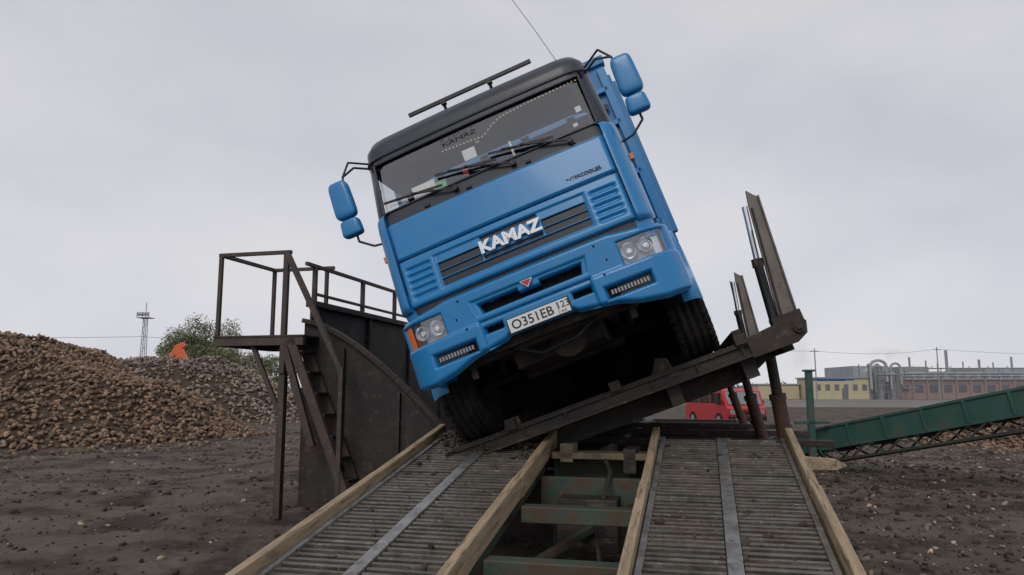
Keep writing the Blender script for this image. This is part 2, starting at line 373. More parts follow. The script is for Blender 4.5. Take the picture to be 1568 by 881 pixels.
for sg in(-1,1):
    def fen(u,v,sg=sg):
        a=math.pi*(-.02+.95*u); r=.66; x=.95+.34*v; yy=1.35-r*math.cos(a); zz=.52+r*1.12*math.sin(a)
        x2=x if v<.95 else x-.01
        return (sg*x2,yy,min(zz,1.22)-.03*max(0,v-.8)*5)
    mb.sheet(fen,28,6,lambda u,v:1 if v<.5 else 0)
    mb.sheet(lambda u,v,sg=sg:(lambda p:(sg*1.285,p[1],p[2]-.07*v))(fen(u,1.,1)),28,2)
    mb.bb((sg*1.0,.25,.55),(sg*1.19,.75,.62),0);mb.bb((sg*1.0,.25,.86),(sg*1.19,.8,.92),0)
    mb.box((sg*1.165,.33,1.74),(.03,.1,.05),2); 
    mb.box((sg*1.2,.6,1.0),(.02,.5,.3),0)
    mb.bb((sg*.2,1.98,.12),(sg*1.27,2.0,1.2),1)  # black panel added behind the front wheels to darken the underside
    mb.bb((sg*.0,3.9,.03),(sg*1.3,3.92,1.22),1)  # full-width curtain added to block bright sky under the body
    mb.bb((sg*1.0,2.15,.3),(sg*1.27,3.5,1.15),1)
mb.bb((-.5,2.3,.3),(.5,2.32,1.2),1)  # middle panel added to keep the underside dark
tobj(mb,'fenders_steps_gap_panels',[blue,void,orange],fix=True)
mb=MB()
for x in(-.42,.42): mb.bb((x-.05,.25,.72),(x+.05,7.2,.98),0)
mb.bb((-.85,.12,.58),(.85,.2,.78),0); mb.bb((-.75,.2,.55),(.75,.35,1.15),0)
mb.bb((-.4,.45,.42),(.4,1.6,1.1),0); mb.cyl((-.95,1.35,.5),(.95,1.35,.5),.075,0); mb.bb((-.5,1.25,.38),(.5,1.45,.52),0)
for x in(-.5,.5):
    mb.beam((x,.45,.62),(x,1.35,.56),.09,.05,0);mb.beam((x,1.35,.56),(x,2.25,.62),.09,.05,0);mb.cyl((x*1.25,.95,.5),(x*1.25,1.05,.9),.035,0)
mb.cyl((-.9,1.12,.46),(.9,1.12,.46),.025,1);mb.cyl((-.25,.5,.45),(.3,.5,.45),.03,1)
mb.cyl((.1,.4,.52),(.1,.55,.52),.16,0,20)
mb.bb((.5,2.2,.5),(1.15,3.4,1.05),0);mb.bb((-1.15,2.2,.5),(-.5,3.2,1.05),0)
for y in(4.6,5.95): mb.cyl((-.9,y,.52),(.9,y,.52),.11,0);mb.cyl((0,y-.25,.52),(0,y+.25,.52),.24,0,18)
mb.cyl((0,1.7,.62),(0,4.5,.55),.06,0)
mb.bb((-.95,.3,.95),(.95,1.9,1.12),1)
for sg in(-1,1): mb.bb((sg*.55,.5,.6),(sg*.92,.56,1.1),1); mb.beam((sg*.9,.2,.75),(sg*.7,.8,.6),.05,.05,0); mb.box((sg*.7,.16,.53),(.05,.05,.18),0)
mb.tube([(-.3,.16,.56),(-.1,.13,.44),(.2,.14,.46),(.4,.18,.56)],.015,1)
tobj(mb,'chassis',[chassis,void],.006)
def wheel(name,x,y,w=.3):
    mb=MB();h=w/2
    prof=[(.28,-h*.8),(.40,-h),(.485,-h*.98),(.515,-h*.82)]
    for a in(-.62,-.2,.2,.62):
        prof+=[(.52,(a-.1)*h),(.505,(a-.06)*h),(.505,(a+.06)*h),(.52,(a+.1)*h)]
    prof+=[(.515,h*.82),(.485,h*.98),(.40,h),(.28,h*.8)]
    mb.lathe(prof,(0,0,0),56,0)
    mb.lathe([(.28,h*.8),(.27,h*.3),(.2,h*.35),(.1,h*.9),(.0001,h*.92)] ,(0,0,0),32,1)
    mb.lathe([(.28,-h*.8),(.27,-h*.3),(.2,-h*.3),(.0001,-h*.3)],(0,0,0),32,1)
    for k in range(44):
        t=2*math.pi*k/44
        for sx in(-1,1):
            R=Matrix.Rotation(t+(.035 if sx>0 else 0),3,'X')
            mb.box(R@Vector((sx*h*.82,0,.515)),(h*.3,.035,.03),0,R)
    for k in range(10):
        t=2*math.pi*k/10; mb.cyl((h*.45,.17*math.cos(t),.17*math.sin(t)),(h*.6,.17*math.cos(t),.17*math.sin(t)),.016,1,6)
    o=tobj(mb,name,[rubber,chassis]); o.location=(x,y,.52); 
    if x<0:o.rotation_euler=(0,0,math.pi)
for sg in(-1,1):
    wheel('front_wheel',sg*1.12,1.35,.34)
    for y in(4.6,5.95):
        wheel('rear_wheel',sg*1.12,y,.28);wheel('rear_wheel',sg*.8,y,.28)
# ---------------------------------------------------------------- TIPPING PLATFORM
mb=MB()
XL,XR=-1.85,1.88;Y0,Y1=1.02,9.6
mb.bb((XL,Y0+.1,-.03),(XR,Y1,-.004),0)
mb.bb((XL,Y0,-.15),(XR-.02,Y0+.1,.0),0)
mb.bb((XL,Y0-.03,-.045),(XR-.1,Y0-.002,-.02),1);mb.bb((XL,Y0-.03,-.155),(XR-.1,Y0-.002,-.13),1)
mb.prism([(1.5,Y0-.035,.015),(1.97,Y0-.035,.06),(2.03,Y0-.035,-.02),(2.0,Y0-.035,-.12),(1.9,Y0-.035,-.17),(1.5,Y0-.035,-.17)],(0,.17,0),1)
mb.cyl((1.95,Y0-.07,-.05),(1.95,Y0+.16,-.05),.05,0,18);mb.cyl((1.95,Y0-.09,-.05),(1.95,Y0-.06,-.05),.025,1,12)
for x in np.arange(-1.5,1.5,.42): mb.bb((x-.01,Y0-.025,-.13),(x+.01,Y0-.003,-.045),1)
for k in range(12):
    y=Y0+.6+k*.72; mb.bb((XL,y,-.15),(XR-.1,y+.07,-.032),0)
for x in(-1.45,-.75,.75,1.45): mb.bb((x-.06,Y0+.12,-.33),(x+.06,Y1,-.033),0)
mb.bb((1.78,Y0+.2,-.22),(1.88,Y1,-.034),0)
for y in(Y0+.5,Y0+3,Y0+6): mb.prism([(-1.4,y,-.34),(1.4,y,-.34),(1.8,y,-.16),(-1.8,y,-.16)],(0,.08,0),0)
for x in(-.75,.28,1.45): mb.box((x,Y0-.02,.02),(.10,.10,.09),1)
mb.prism([(.62,Y0+.03,0),(.82,Y0+.03,0),(.80,Y0+.03,.10),(.7,Y0+.03,.13)],(0,.1,0),1)
mb.bb((1.42,Y0+.1,0),(1.5,Y1,.12),1)
def guard(y,H):
    mb.prism([(1.83,y,-.02),(1.985,y,0),(2.10,y,H*.97),(2.075,y,H*.99),(2.03,y,H+.05),(2.0,y,H*.93)],(0,.05,0),2)
    mb.prism([(1.985,y-.03,0),(2.0,y-.03,0),(2.115,y-.03,H*.97),(2.10,y-.03,H*.97)],(0,.14,0),2)
    mb.beam((1.865,y-.01,.05),(2.015,y-.01,H*.9),.015,.03,1)
    mb.cyl((1.79,y+.02,0),(1.87,y+.02,H*.5),.042,3,16);mb.cyl((1.87,y+.02,H*.5),(1.965,y+.02,H*.93),.026,4,12);mb.cyl((1.862,y+.02,H*.47),(1.875,y+.02,H*.53),.05,1,14)
    mb.box((1.9,y+.05,.02),(.26,.2,.16),1)
    mb.tube([(1.84,y-.05,.1),(1.86,y-.06,.5),(1.93,y-.05,.9)],.008,3,6)
guard(1.1,1.22);guard(4.4,.95)
mb.obj('tipping_platform',[steel,rust,mat('guard_steel',(.21,.185,.165),.6,.15,col2=(.15,.125,.11),scale=5,col3=(.09,.06,.045),scale3=14,lo3=.58,hi3=.72),mat('dark_cylinder',(.04,.04,.045),.35,.6),chrome],None,T,.006)
# ---------------------------------------------------------------- RAMPS
Rm=Matrix.Translation((1.975,7.1,1.16))@Matrix.Rotation(-rad(14.5),4,'Z')@Matrix.Rotation(rad(11.2),4,'X')
for xc,nm in((0,'drive_on_ramp'),(-2.2,'drive_on_ramp')):
    e=empty(nm,Rm@Matrix.Translation((xc,0,0)))
    mb=MB();Lr=5.8
    mb.bb((-.56,-Lr,-.09),(.56,0,-.06),1)
    y=-.03
    while y>-Lr:
        for a,b in((-.55,-.05),(.05,.55)):
            j=random.uniform(-.005,.005)
            R=Matrix.Rotation(random.uniform(-.008,.008),3,'Z')@Matrix.Rotation(random.uniform(-.15,.15),3,'X')
            mb.box(((a+b)/2,y+j,-.022+random.uniform(-.003,.002)),(b-a,.03,.035),0,R)
        y-=.074
    mb.bb((-.045,-Lr,-.04),(.045,0,.006),2);mb.bb((-.56,-Lr,-.04),(-.52,0,.012),2);mb.bb((.52,-Lr,-.04),(.56,0,.012),0)
    o=mb.obj('slatted_deck',[grate,mud,strip],bevel=.003);o.parent=e
    mb=MB()
    for sg in(-1,1):
        yy=.12
        for l in(1.7,2.2,2.2):
            mb.box((sg*(.61+random.uniform(-.008,.008)),yy-l/2,.0+random.uniform(-.01,.01)),(.065,l-.01,.17),0,Matrix.Rotation(random.uniform(-.006,.006),3,'Z'));yy-=l
    o=mb.obj('side_timbers',[wood],bevel=.01);o.parent=e
    mb=MB()
    for sg in(-1,1): mb.bb((sg*.42-.05,-Lr,-.26),(sg*.42+.05,0,-.095),0)
    for k in range(7): mb.bb((-.57,-.3-k*.85,-.2),(.57,-.22-k*.85,-.095),0)
    for sg in(-1,1): mb.bb((sg*.57-.01,-Lr,-.24),(sg*.57+.004,0,-.02),0)
    o=mb.obj('ramp_frame',[green],bevel=.005);o.parent=e
# ---------------------------------------------------------------- BASE FRAME
mb=MB()
for x in(-2.95,-1.1,.75): mb.bb((x-.08,7.45,.82),(x+.08,17,1.02),0)
for y in(7.5,9.2,11,13,15,16.8): mb.bb((-3.0,y,.84),(.8,y+.14,1.0),0)
for k,y in enumerate((8.3,10.2,12.1)): mb.bb((-2.8,y,1.03),(1.3,y+.1,1.10),1)
for x in(-2.95,-1.1,.75):
    for y in(7.6,11,14,16.8): mb.bb((x-.09,y-.09,-.05),(x+.09,y+.09,.82),0)
mb.bb((-1.42,7.2,.72),(-.45,7.35,1.0),2);mb.bb((-1.42,6.6,.45),(-.45,6.68,.85),2);mb.bb((-1.36,5.6,.62),(-.5,5.75,.74),2)
mb.bb((-1.38,6.9,.98),(-.5,7.2,1.04),3);mb.bb((-1.2,6.2,.3),(-.7,6.5,.72),0)
mb.bb((-1.36,4.6,.42),(-.5,4.75,.56),2);mb.bb((-1.36,3.4,.18),(-.5,3.5,.3),2)
mb.bb((-1.30,6.9,.95),(-1.18,7.2,1.12),3);mb.bb((-.72,6.9,.86),(-.6,7.4,1.08),0)
for y in(7.3,5.2,3.6):
    for x in(-2.6,-1.4,-.45,.75): mb.bb((x-.05,y,-.05),(x+.05,y+.1,max(.15,(y-1.9)*.195-.25)),2)
mb.bb((-3.1,7.42,.2),(.9,7.46,.82),1)
mb.beam((-1.3,5.7,.3),(-.5,6.7,.7),.06,.06,2)
mb.tube([(-.9,7.0,1.0),(-.8,6.6,.9),(-.85,6.0,.55),(-.7,5.2,.3),(-.9,4.2,.1)],.02,0,8)
mb.obj('ramp_base_frame',[steel,rust,green,mat('yellow_rust',(.17,.14,.075),.7,col2=(.08,.055,.038),scale=5)],None,S,.008)
mb=MB(); mb.prism([(.80,6.7,.95),(1.06,6.75,.95),(1.15,6.77,.99),(1.06,6.75,1.04),(.80,6.7,1.06)],(0,.1,0),0)
mb.bb((.82,6.75,.3),(.89,6.83,.945),0)
mb.obj('timber_block',[wood],None,S,.006)
mb=MB()
for y,xb,xt in((7.75,.80,1.72),(9.9,.74,1.6),(14.,.74,1.6)):
    a=Vector((xb,y,.9)); tp=S.inverted()@(T@Vector((xt,y-6.0,-.2)))
    mid=a.lerp(tp,.6);mb.cyl(a,mid,.07,0,18);mb.cyl(mid,tp,.05,1,18);mb.cyl(mid,mid+(tp-a).normalized()*.05,.08,0,18)
mb.obj('hydraulic_lifting_rams',[mat('ram_rust',(.1,.055,.038),.7,.1,col2=(.06,.038,.03),scale=6,bump=.2),steel],None,S)
# ---------------------------------------------------------------- HOPPER
mb=MB()
mb.bb((-5.24,9.2,.1),(-5.2,16.5,2.82),0)
for k in range(5): mb.bb((-5.199,9.25+k*1.7,.1),(-5.15,9.31+k*1.7,2.8),0)
mb.bb((-5.28,9.15,2.76),(-5.12,16.6,2.84),1)
cur=[(-5.2+2.15*t,9.0,2.55-1.55*(t**1.5)) for t in np.linspace(0,1,12)]
mb.prism([(-5.2,9.0,.1)]+[(-3.05,9.0,.1)]+cur[::-1],(0,.05,0),0)
for p,q_ in zip(cur,cur[1:]): mb.beam((p[0],8.97,p[2]),(q_[0],8.97,q_[2]),.1,.06,1)
mb.prism([(-5.2,9.05,.5),(-3.1,9.05,.9),(-3.1,9.05,.86),(-5.2,9.05,.46)],(0,7.4,0),0)
for x in(-4.6,-3.8): mb.bb((x-.03,8.95,.1),(x+.03,8.99,2.4-1.55*(((x+5.2)/2.15)**1.5)),0)
mb.bb((-5.2,16.4,.1),(-3.0,16.45,2.6),0)
mb.obj('beet_hopper',[plate,rust],None,S,.006)
# ---------------------------------------------------------------- operator platform
mb=MB();x0,x1,y0,y1=-6.27,-5.27,8.62,9.92;zd=2.33;zt=3.43;w=.05
mb.bb((x0-.04,y0-.04,zd-.03),(x1+.3,y1+.04,zd),1)
for a,b in(((x0,y0),(x1+.3,y0)),((x0,y1),(x1+.3,y1)),((x0,y0),(x0,y1)),((x1,y0),(x1,y1))): mb.beam((*a,zd-.085),(*b,zd-.085),.08,.1,0)
for x,y in((x0,y0),(x1,y0),(x0,y1),(x1-.12,y1)): mb.bb((x-w/2,y-w/2,zd),(x+w/2,y+w/2,zt),0)
mb.bb((x1-.04,y0-.03,zd-.5),(x1+.03,y0+.03,zt),0)
mb.beam((x0-.03,y0,zt),(x1+.06,y0,zt),w,w,0);mb.beam((x0,y0,zt),(x0,y1,zt),w,w,0);mb.beam((x0,y1,zt),(x1,y1,zt),w,w,0)
for x,y in((x1-.02,y0+.05),(x1-.02,y1)): mb.bb((x-.045,y-.045,0),(x+.045,y+.045,zd-.1),0)
mb.beam((x0+.5,y0+.05,zd-.1),(x1-.02,y0+.05,1.25),.05,.06,0);mb.beam((x0+.5,y1,zd-.1),(x1-.02,y1,1.25),.05,.06,0)
mb.beam((x1,y0,zd-.1),(x1+.45,y0+.02,.9),.07,.09,0)
mb.beam((x1,y0-.02,zt),(-4.42,y0-.02,1.85),.065,.065,0);mb.beam((-4.42,y0-.02,1.9),(-4.42,y0-.02,.1),.06,.06,0)
for y in(y0-.02,y0+.34):
    mb.beam((x1+.1,y,zd-.05),(-4.2,y,.05),.04,.12,0)
for k in range(8): 
    t=(k+.6)/8.3; mb.box((x1+.1+t*(.97),y0+.16,zd-.05-t*2.25),(.2,.32,.03),1)
xr=-5.32;z1=3.38
ys=[8.95,9.45,11.0,12.3,13.6,15.0,16.2]
mb.bb((-5.95,9.95,zd-.03),(-5.3,16.4,zd),1)
for y in ys[1:]: mb.bb((xr-.03,y-.03,zd),(xr+.03,y+.03,z1),0)
mb.beam((xr,ys[1]-.25,z1),(xr,ys[-1],z1),.05,.05,0);mb.beam((xr,ys[1],2.98),(xr,ys[-1],2.98),.04,.04,0)
for y in(11,13.6,16.2): mb.bb((-5.9,y-.04,0),(-5.82,y+.04,zd-.03),0)
mb.obj('operator_platform',[railm,plate],None,S,.004)
# ---------------------------------------------------------------- GREEN CONVEYOR
mb=MB()
a=Vector((6.35,16.1,.52));b=Vector((8.75,12.7,1.42));dv=(b-a);a=a-dv*.12;b=b+dv*1.3
dn=(b-a).normalized();side=dn.cross(Vector((0,0,1))).normalized();upv=side.cross(dn);Lc=(b-a).length
def CP(t,sx,h): return a+dn*t+side*sx+upv*h
wd=.4
for sx in(-wd,wd):
    mb.beam(CP(0,sx,0),CP(Lc,sx,0),.02,.42,0,up=upv);mb.beam(CP(0,sx,.21),CP(Lc,sx,.21),.07,.05,0,up=upv);mb.beam(CP(0,sx,-.21),CP(Lc,sx,-.21),.07,.05,0,up=upv)
    t=.2
    while t<Lc: mb.beam(CP(t,sx*1.06,-.2),CP(t,sx*1.06,.2),.05,.05,0);t+=.75
    mb.beam(CP(0,sx,-.46),CP(Lc,sx,-.46),.05,.05,1,up=upv)
    t=.1;k=0
    while t+.37<Lc:
        mb.beam(CP(t,sx,-.22 if k%2 else -.46),CP(t+.375,sx,-.46 if k%2 else -.22),.035,.035,1);t+=.375;k+=1
mb.beam(CP(0,0,.08),CP(Lc,0,.08),2*wd-.05,.02,2,up=upv)
t=.3
while t<Lc: mb.cyl(CP(t,-wd-.03,-.24),CP(t,wd+.03,-.24),.05,2,10);t+=.9
mb.cyl(CP(0,-wd-.1,0),CP(0,wd+.1,0),.2,2,18)
for t in(.6,5.5,9.0):
    if t<Lc:
        for sx in(-wd,wd):
            p=CP(t,sx,-.46); mb.beam(p,(p.x,p.y,-.05),.07,.07,1)
mb.obj('belt_conveyor',[greenc,mat('conveyor_truss',(.03,.045,.04),.7,col2=(.07,.045,.032),scale=4),rubber],bevel=.004)
mb=MB();mb.bb((5.98,15.1,-.05),(6.1,15.22,2.0),0);mb.bb((6.1,15.12,1.82),(6.95,15.2,1.86),1);mb.cyl((6.2,15.1,1.84),(6.75,15.1,1.84),.03,1)
mb.beam((6.05,15.17,.6),(6.6,15.6,.0),.06,.06,0);mb.box((6.05,15.17,2.02),(.2,.2,.04),0);mb.bb((5.7,15.1,.95),(6.4,15.18,1.01),0)
mb.obj('conveyor_support_post',[greenc,bluep],bevel=.006)
# ---------------------------------------------------------------- GROUND
def gh(x,y):
    d=math.hypot(x,y)
    if d>90: return 0.
    f=min(1,max(0,(90-d)/50)); n=noise.noise((x*.35,y*.35,0))*.09+abs(noise.noise((x*1.3,y*1.1,3)))*.06+noise.noise((x*4,y*4,7))*.025
    if x<-2.5:
        u=(y-9-.25*x)*1.; n-= .05*math.exp(-(((u%2.4)-1.2)/.25)**2)*(1 if -3<u<6 else 0)
    return n*f-.03
cy=np.concatenate([[-1500,-300,-60,-20,-8],2+np.linspace(0,26,330),28+ (np.expm1(np.linspace(0,1,77)*6)/np.expm1(6))[1:]*2500])
cx=np.concatenate([[-1500,-400,-120,-60,-40],np.linspace(-26,26,400),[40,60,120,400,1500]])
vs=[(x,y,gh(x,y)) for x in cx for y in cy];ny_=len(cy)
mb=MB();mb.v=vs
mb.f=[(i*ny_+j,(i+1)*ny_+j,(i+1)*ny_+j+1,i*ny_+j+1) for i in range(len(cx)-1) for j in range(ny_-1)];mb.m=[0]*len(mb.f);mb.s=[True]*len(mb.f)
soil=mat('bare_soil',(.085,.063,.05),.95,col2=(.13,.102,.083),scale=.5,lo=.4,hi=.65,bump=1.,bscale=5,idist=.06,col3=(.038,.028,.022),scale3=.9,lo3=.47,hi3=.6,detail=14,spec=.3)
mb.obj('ground',[soil])
mb=MB();mb.v=[(24,75,.012),(220,66,.012),(260,150,.012),(10,150,.012)];mb.f=[(0,1,2,3)];mb.m=[0];mb.s=[False]
mb.obj('yard_road',[mat('pale_yard',(.14,.12,.105),.85,col2=(.19,.175,.16),scale=.08)])
# ---------------------------------------------------------------- scatter
def scatter(name,P,size,m,elong=1.5,jit=.25,z_s=.85,sub=1,parent=None):
    bm=bmesh.new();bmesh.ops.create_icosphere(bm,subdivisions=sub,radius=1.)
    bv=np.array([v.co[:] for v in bm.verts]);bf=np.array([[v.index for v in f.verts] for f in bm.faces]);bm.free()
    n=len(P);A=rng.normal(size=(n,4));A/=np.linalg.norm(A,axis=1)[:,None];w,x,y,z=A.T
    Rr=np.stack([1-2*(y*y+z*z),2*(x*y-z*w),2*(x*z+y*w),2*(x*y+z*w),1-2*(x*x+z*z),2*(y*z-x*w),2*(x*z-y*w),2*(y*z+x*w),1-2*(x*x+y*y)],1).reshape(n,3,3)
    size=np.full(n,size)*rng.uniform(.75,1.3,n) if np.isscalar(size) else size
    sc=size[:,None]*np.stack([rng.uniform(.8,1.2,n),rng.uniform(.6,1.1,n),rng.uniform(.9,1.2,n)*elong],1)
    V=bv[None]*(1+rng.uniform(-jit,jit,(n,len(bv),1)))
    V[:,:,:2]*= (1-.35*np.clip(-V[:,:,2:],0,1))
    V=V*sc[:,None,:];V=np.einsum('nij,nvj->nvi',Rr,V);V[:,:,2]*=z_s;V+=P[:,None,:]
    F=(bf[None]+(np.arange(n)*len(bv))[:,None,None]).reshape(-1,3)
    me=D.meshes.new(name);me.vertices.add(n*len(bv));me.vertices.foreach_set('co',V.reshape(-1).astype(np.float32))
    me.loops.add(F.size);me.loops.foreach_set('vertex_index',F.reshape(-1).astype(np.int32));me.polygons.add(len(F))
    me.polygons.foreach_set('loop_start',np.arange(0,F.size,3,dtype=np.int32));me.polygons.foreach_set('loop_total',np.full(len(F),3,dtype=np.int32))
    me.polygons.foreach_set('use_smooth',np.ones(len(F),dtype=bool));me.materials.append(m);me.update();me.validate()
    o=D.objects.new(name,me);scn.collection.objects.link(o)
    if parent:o.parent=parent
    return o
def heap(nm,cx,cy,rx,ry,H,k,box,dens,size,m):
    e=empty(nm,Matrix.Identity(4))
    def h(x,y):
        wob=1+.12*noise.noise((x*.12,y*.12,cx+5))
        d=math.sqrt(((x-cx)/rx)**2+((y-cy)/ry)**2)*wob
        b=min(1,max(-.1,(1-d)*k)); b=b if b<.7 else .7+.3*(1-math.exp(-(b-.7)/.3*1.2))
        return H*b+ (noise.noise((x*.3,y*.3,cx))*.5+noise.noise((x*.9,y*.9,cy))*.22+noise.noise((x*2.2,y*2.2,cy))*.08)*max(0,min(1,b*3))-.03
    mb=MB();nn=110
    mb.sheet(lambda u,v:(lambda x,y:(x,y,h(x,y)-.07))(cx-rx*1.1+2.2*rx*u,cy-ry*1.1+2.2*ry*v),nn,nn)
    o=mb.obj('heap_core',[pilem]);o.parent=e
    P=[]
    n=int((box[1]-box[0])*(box[3]-box[2])*dens)
    for x,y in zip(rng.uniform(box[0],box[1],n),rng.uniform(box[2],box[3],n)):
        z=h(x,y)
        if z>-.02 or rng.uniform()<.04: P.append((x,y,max(z,0)+rng.uniform(-.05,.07)))
    scatter('beets',np.array(P),size,m,1.5,.14,.9,parent=e)
heap('sugar_beet_heap',-28,28,18,9.5,3.65,2.6,(-25,-9,17.8,31),72,.066,beetm)
heap('sugar_beet_heap',-24,44,13,8,3.6,2.2,(-32,-11,36,46),28,.09,beetfar)
heap('sugar_beet_heap',19,23,6.5,4.5,1.25,1.6,(12.2,22,18,25),75,.055,beetm)
def field(n,xr,yr,pw=1.):
    X=rng.uniform(xr[0],xr[1],n);Y=yr[0]+(yr[1]-yr[0])*rng.uniform(0,1,n)**pw
    return np.array([(x,y,gh(x,y)+.008) for x,y in zip(X,Y)])
P=np.vstack([field(9000,(-22,2),(3,30),1.2),field(16000,(2,22),(4,30),1.2)])
scatter('soil_clods',P,.008+.055*rng.uniform(0,1,len(P))**4+.006,clod,1.1,.35,.7)
P=np.vstack([field(2400,(3,24),(6,30),1.),field(350,(-20,-3),(6,26),1)])
scatter('loose_beets',P,.012+.042*rng.uniform(0,1,len(P))**3,beetg,1.3,.2,.8)
P=np.vstack([field(1200,(-20,3),(4,26),1.),field(3500,(3,24),(5,24),1.)]);scatter('crop_residue_bits',P,.005+.013*rng.uniform(0,1,len(P))**3,clodl,1.8,.3,.5)
P=[]
for k in range(520):
    xx=rng.uniform(-2.75,-1.6);yy=-abs(rng.normal(0,.35));P.append(Rm@Vector((xx,yy,.01+rng.uniform(0,.03))))
for k in range(420):
    xx=rng.choice([0,-2.2])+rng.uniform(-.54,.54);yy=-rng.uniform(0,5.5);P.append(Rm@Vector((xx,yy,-.01)))
P=np.array([p[:] for p in P]);scatter('ramp_debris',P,.006+.03*rng.uniform(0,1,len(P))**4,clod,1.3,.3,.8)
# ---------------------------------------------------------------- TREES
def tree(name,x,y,H,W,nl,m=leafm,ls=.2):
    e=empty(name,Matrix.Translation((x,y,0)));mb=MB()
    mb.cyl((0,0,0),(.1,0,H*.35),H*.028,0,8,H*.02);tips=[]
    for k in range(10):
        a=k*2.4;z0=H*(.24+.04*k);r=W*.5*random.uniform(.4,.85);p=Vector((r*math.cos(a),r*math.sin(a),z0+H*random.uniform(.1,.26)))
        mb.cyl((.1,0,z0*.9),p,H*.01,0,6,H*.003);tips.append(p)
    mb.cyl((.1,0,H*.35),(.2,0,H*.85),H*.02,0,8,H*.004);tips+= [Vector((0,0,H*.85)),Vector((W*.15,0,H*.72)),Vector((-W*.2,0,H*.7))]
    o=mb.obj('trunk',[barkm]);o.parent=e
    n=nl;cl=[]
    for t in tips:
        for _ in range(5): cl.append((t+Vector(rng.normal(0,W*.1,3)),W*random.uniform(.07,.13)))
    ci=rng.integers(0,len(cl),n);C=np.array([cl[i][0][:] for i in ci]);Rd=np.array([cl[i][1] for i in ci])
    dd=rng.normal(0,1,(n,3));dd/=np.linalg.norm(dd,axis=1)[:,None];P=C+dd*(rng.uniform(0,1,(n,1))**.5)*1.5*Rd[:,None]*np.array([1,1,.75]);a=rng.normal(size=(n,3));b=rng.normal(size=(n,3))
    V=np.stack([P,P+a*ls*.6,P+b*ls*.6],1).reshape(-1,3)
    me=D.meshes.new('crown');me.from_pydata(V.tolist(),[],np.arange(3*n).reshape(-1,3).tolist());me.materials.append(m)
    o=D.objects.new('crown',me);scn.collection.objects.link(o);o.parent=e
tree('tree',-37.5,90,10.6,8.5,16000);tree('tree',-42,95,8.8,6.5,9000);tree('tree',-33,86,7.0,5.5,6000);tree('tree',-28,84,6.0,5.5,6000);tree('tree',-46,98,6,5,5000)
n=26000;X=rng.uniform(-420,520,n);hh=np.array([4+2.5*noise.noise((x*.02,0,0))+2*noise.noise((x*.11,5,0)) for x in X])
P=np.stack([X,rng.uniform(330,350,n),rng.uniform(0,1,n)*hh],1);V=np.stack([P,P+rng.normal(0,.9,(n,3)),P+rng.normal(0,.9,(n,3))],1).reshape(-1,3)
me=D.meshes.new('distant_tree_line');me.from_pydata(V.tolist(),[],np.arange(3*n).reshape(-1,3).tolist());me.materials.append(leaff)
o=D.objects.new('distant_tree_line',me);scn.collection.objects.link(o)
# ---------------------------------------------------------------- FACTORY
q=.1325
def fx(p): return (p-784)*q
mb=MB();a,b=fx(1240),fx(1328)
mb.bb((a,150,0),(b,158,4.2),0);mb.bb((a-.3,149.7,4.2),(b+.3,158.3,4.45),1)
for k in range(6): mb.box((a+1.2+k*1.85,149.98,2.4),(.9,.1,1.2),2)
mb.box((a+6.5,149.97,1.1),(1.2,.1,2.2),2)
mb.bb((a-9,156,0),(a-.4,164,2.9),0);mb.bb((a-9.2,155.8,2.9),(a-.2,164.2,3.2),1)
mb.obj('yellow_building',[yell,roofg,winm])
mb=MB();a=fx(1385)
mb.bb((a,155,0),(a+62,175,3.9),0);mb.bb((a-.2,154.8,3.9),(a+62,175.2,4.2),1)
mb.bb((a+3,158,4.2),(a+60,172,5.5),1);mb.bb((a+2.8,157.8,5.5),(a+60.2,172.2,5.8),2)
mb.bb((a-4,165,0),(a+4,180,7.2),1);mb.bb((a+12,176,0),(a+19,190,7.4),2);mb.bb((a+32,176,0),(a+46,190,7.2),1)
for k in range(20): mb.box((a+2+k*3.0,154.96,2.2),(1.6,.12,1.5),3)
for k in range(24): mb.box((a+4.5+k*2.3,157.97,4.85),(1.5,.1,.6),3)
for x,h,r in((6,8.9,.22),(9.5,8.2,.16),(12,7.6,.14),(14,10.4,.3),(17.5,8.,.14),(21,8.4,.25),(24,7.8,.15),(28,9.0,.22),(31.5,7.8,.14),(35,8.5,.25)): mb.cyl((a+x,160,5.5),(a+x,160,h),r,2,10)
mb.tube([(a+1,154,5.3),(a+40,154,5.4)],.22,1,8);mb.tube([(a-2,153.5,4.7),(a+40,153.5,4.8)],.15,1,8);mb.tube([(a+6,153.8,6.3),(a+40,153.8,6.35)],.14,2,8)
for k in range(14): mb.bb((a+k*3,153.7,0),(a+k*3+.14,153.9,6.2 if k>1 else 5),2)
for k in range(8): mb.beam((a+4+k*4,157.5,5.8),(a+5.5+k*4,157.5,6.9),.12,.12,2)
mb.obj('factory_building',[brick,steelhaze,roofg,winm])
mb=MB();a=fx(1322)
for x,h,r in((1.2,5.6,1.0),(3.3,6.6,1.1),(6.3,5.0,1.0)):
    mb.cyl((a+x,152,0),(a+x,152,h),r,0,18);mb.cyl((a+x,152,h),(a+x,152,h+.7),r,0,18,.15)
for x0_ in(.6,2.4,4.2,6.,7.8):
    for y in(149.8,154): mb.bb((a+x0_-.08,y,0),(a+x0_+.08,y+.16,7.2 if x0_<5 else 5.8),1)
for z in(1.4,2.8,4.2,5.6): mb.bb((a+.4,149.7,z),(a+8,149.8,z+.14),1);mb.bb((a+.4,149.7,z+.6),(a+8,149.75,z+.65),1)
for k in range(6): mb.beam((a+.5+k*1.2,149.65,1.4*(k%4)),(a+1.7+k*1.2,149.65,1.4*(k%4)+1.4),.1,.1,1)
pts=[(a+.8,149.5,2)]+[(a+2.4-1.6*math.cos(t),149.5,6.6+1.2*math.sin(t)) for t in np.linspace(0,math.pi,9)]+[(a+4,149.5,3.5)]
mb.tube(pts,.28,0,10)
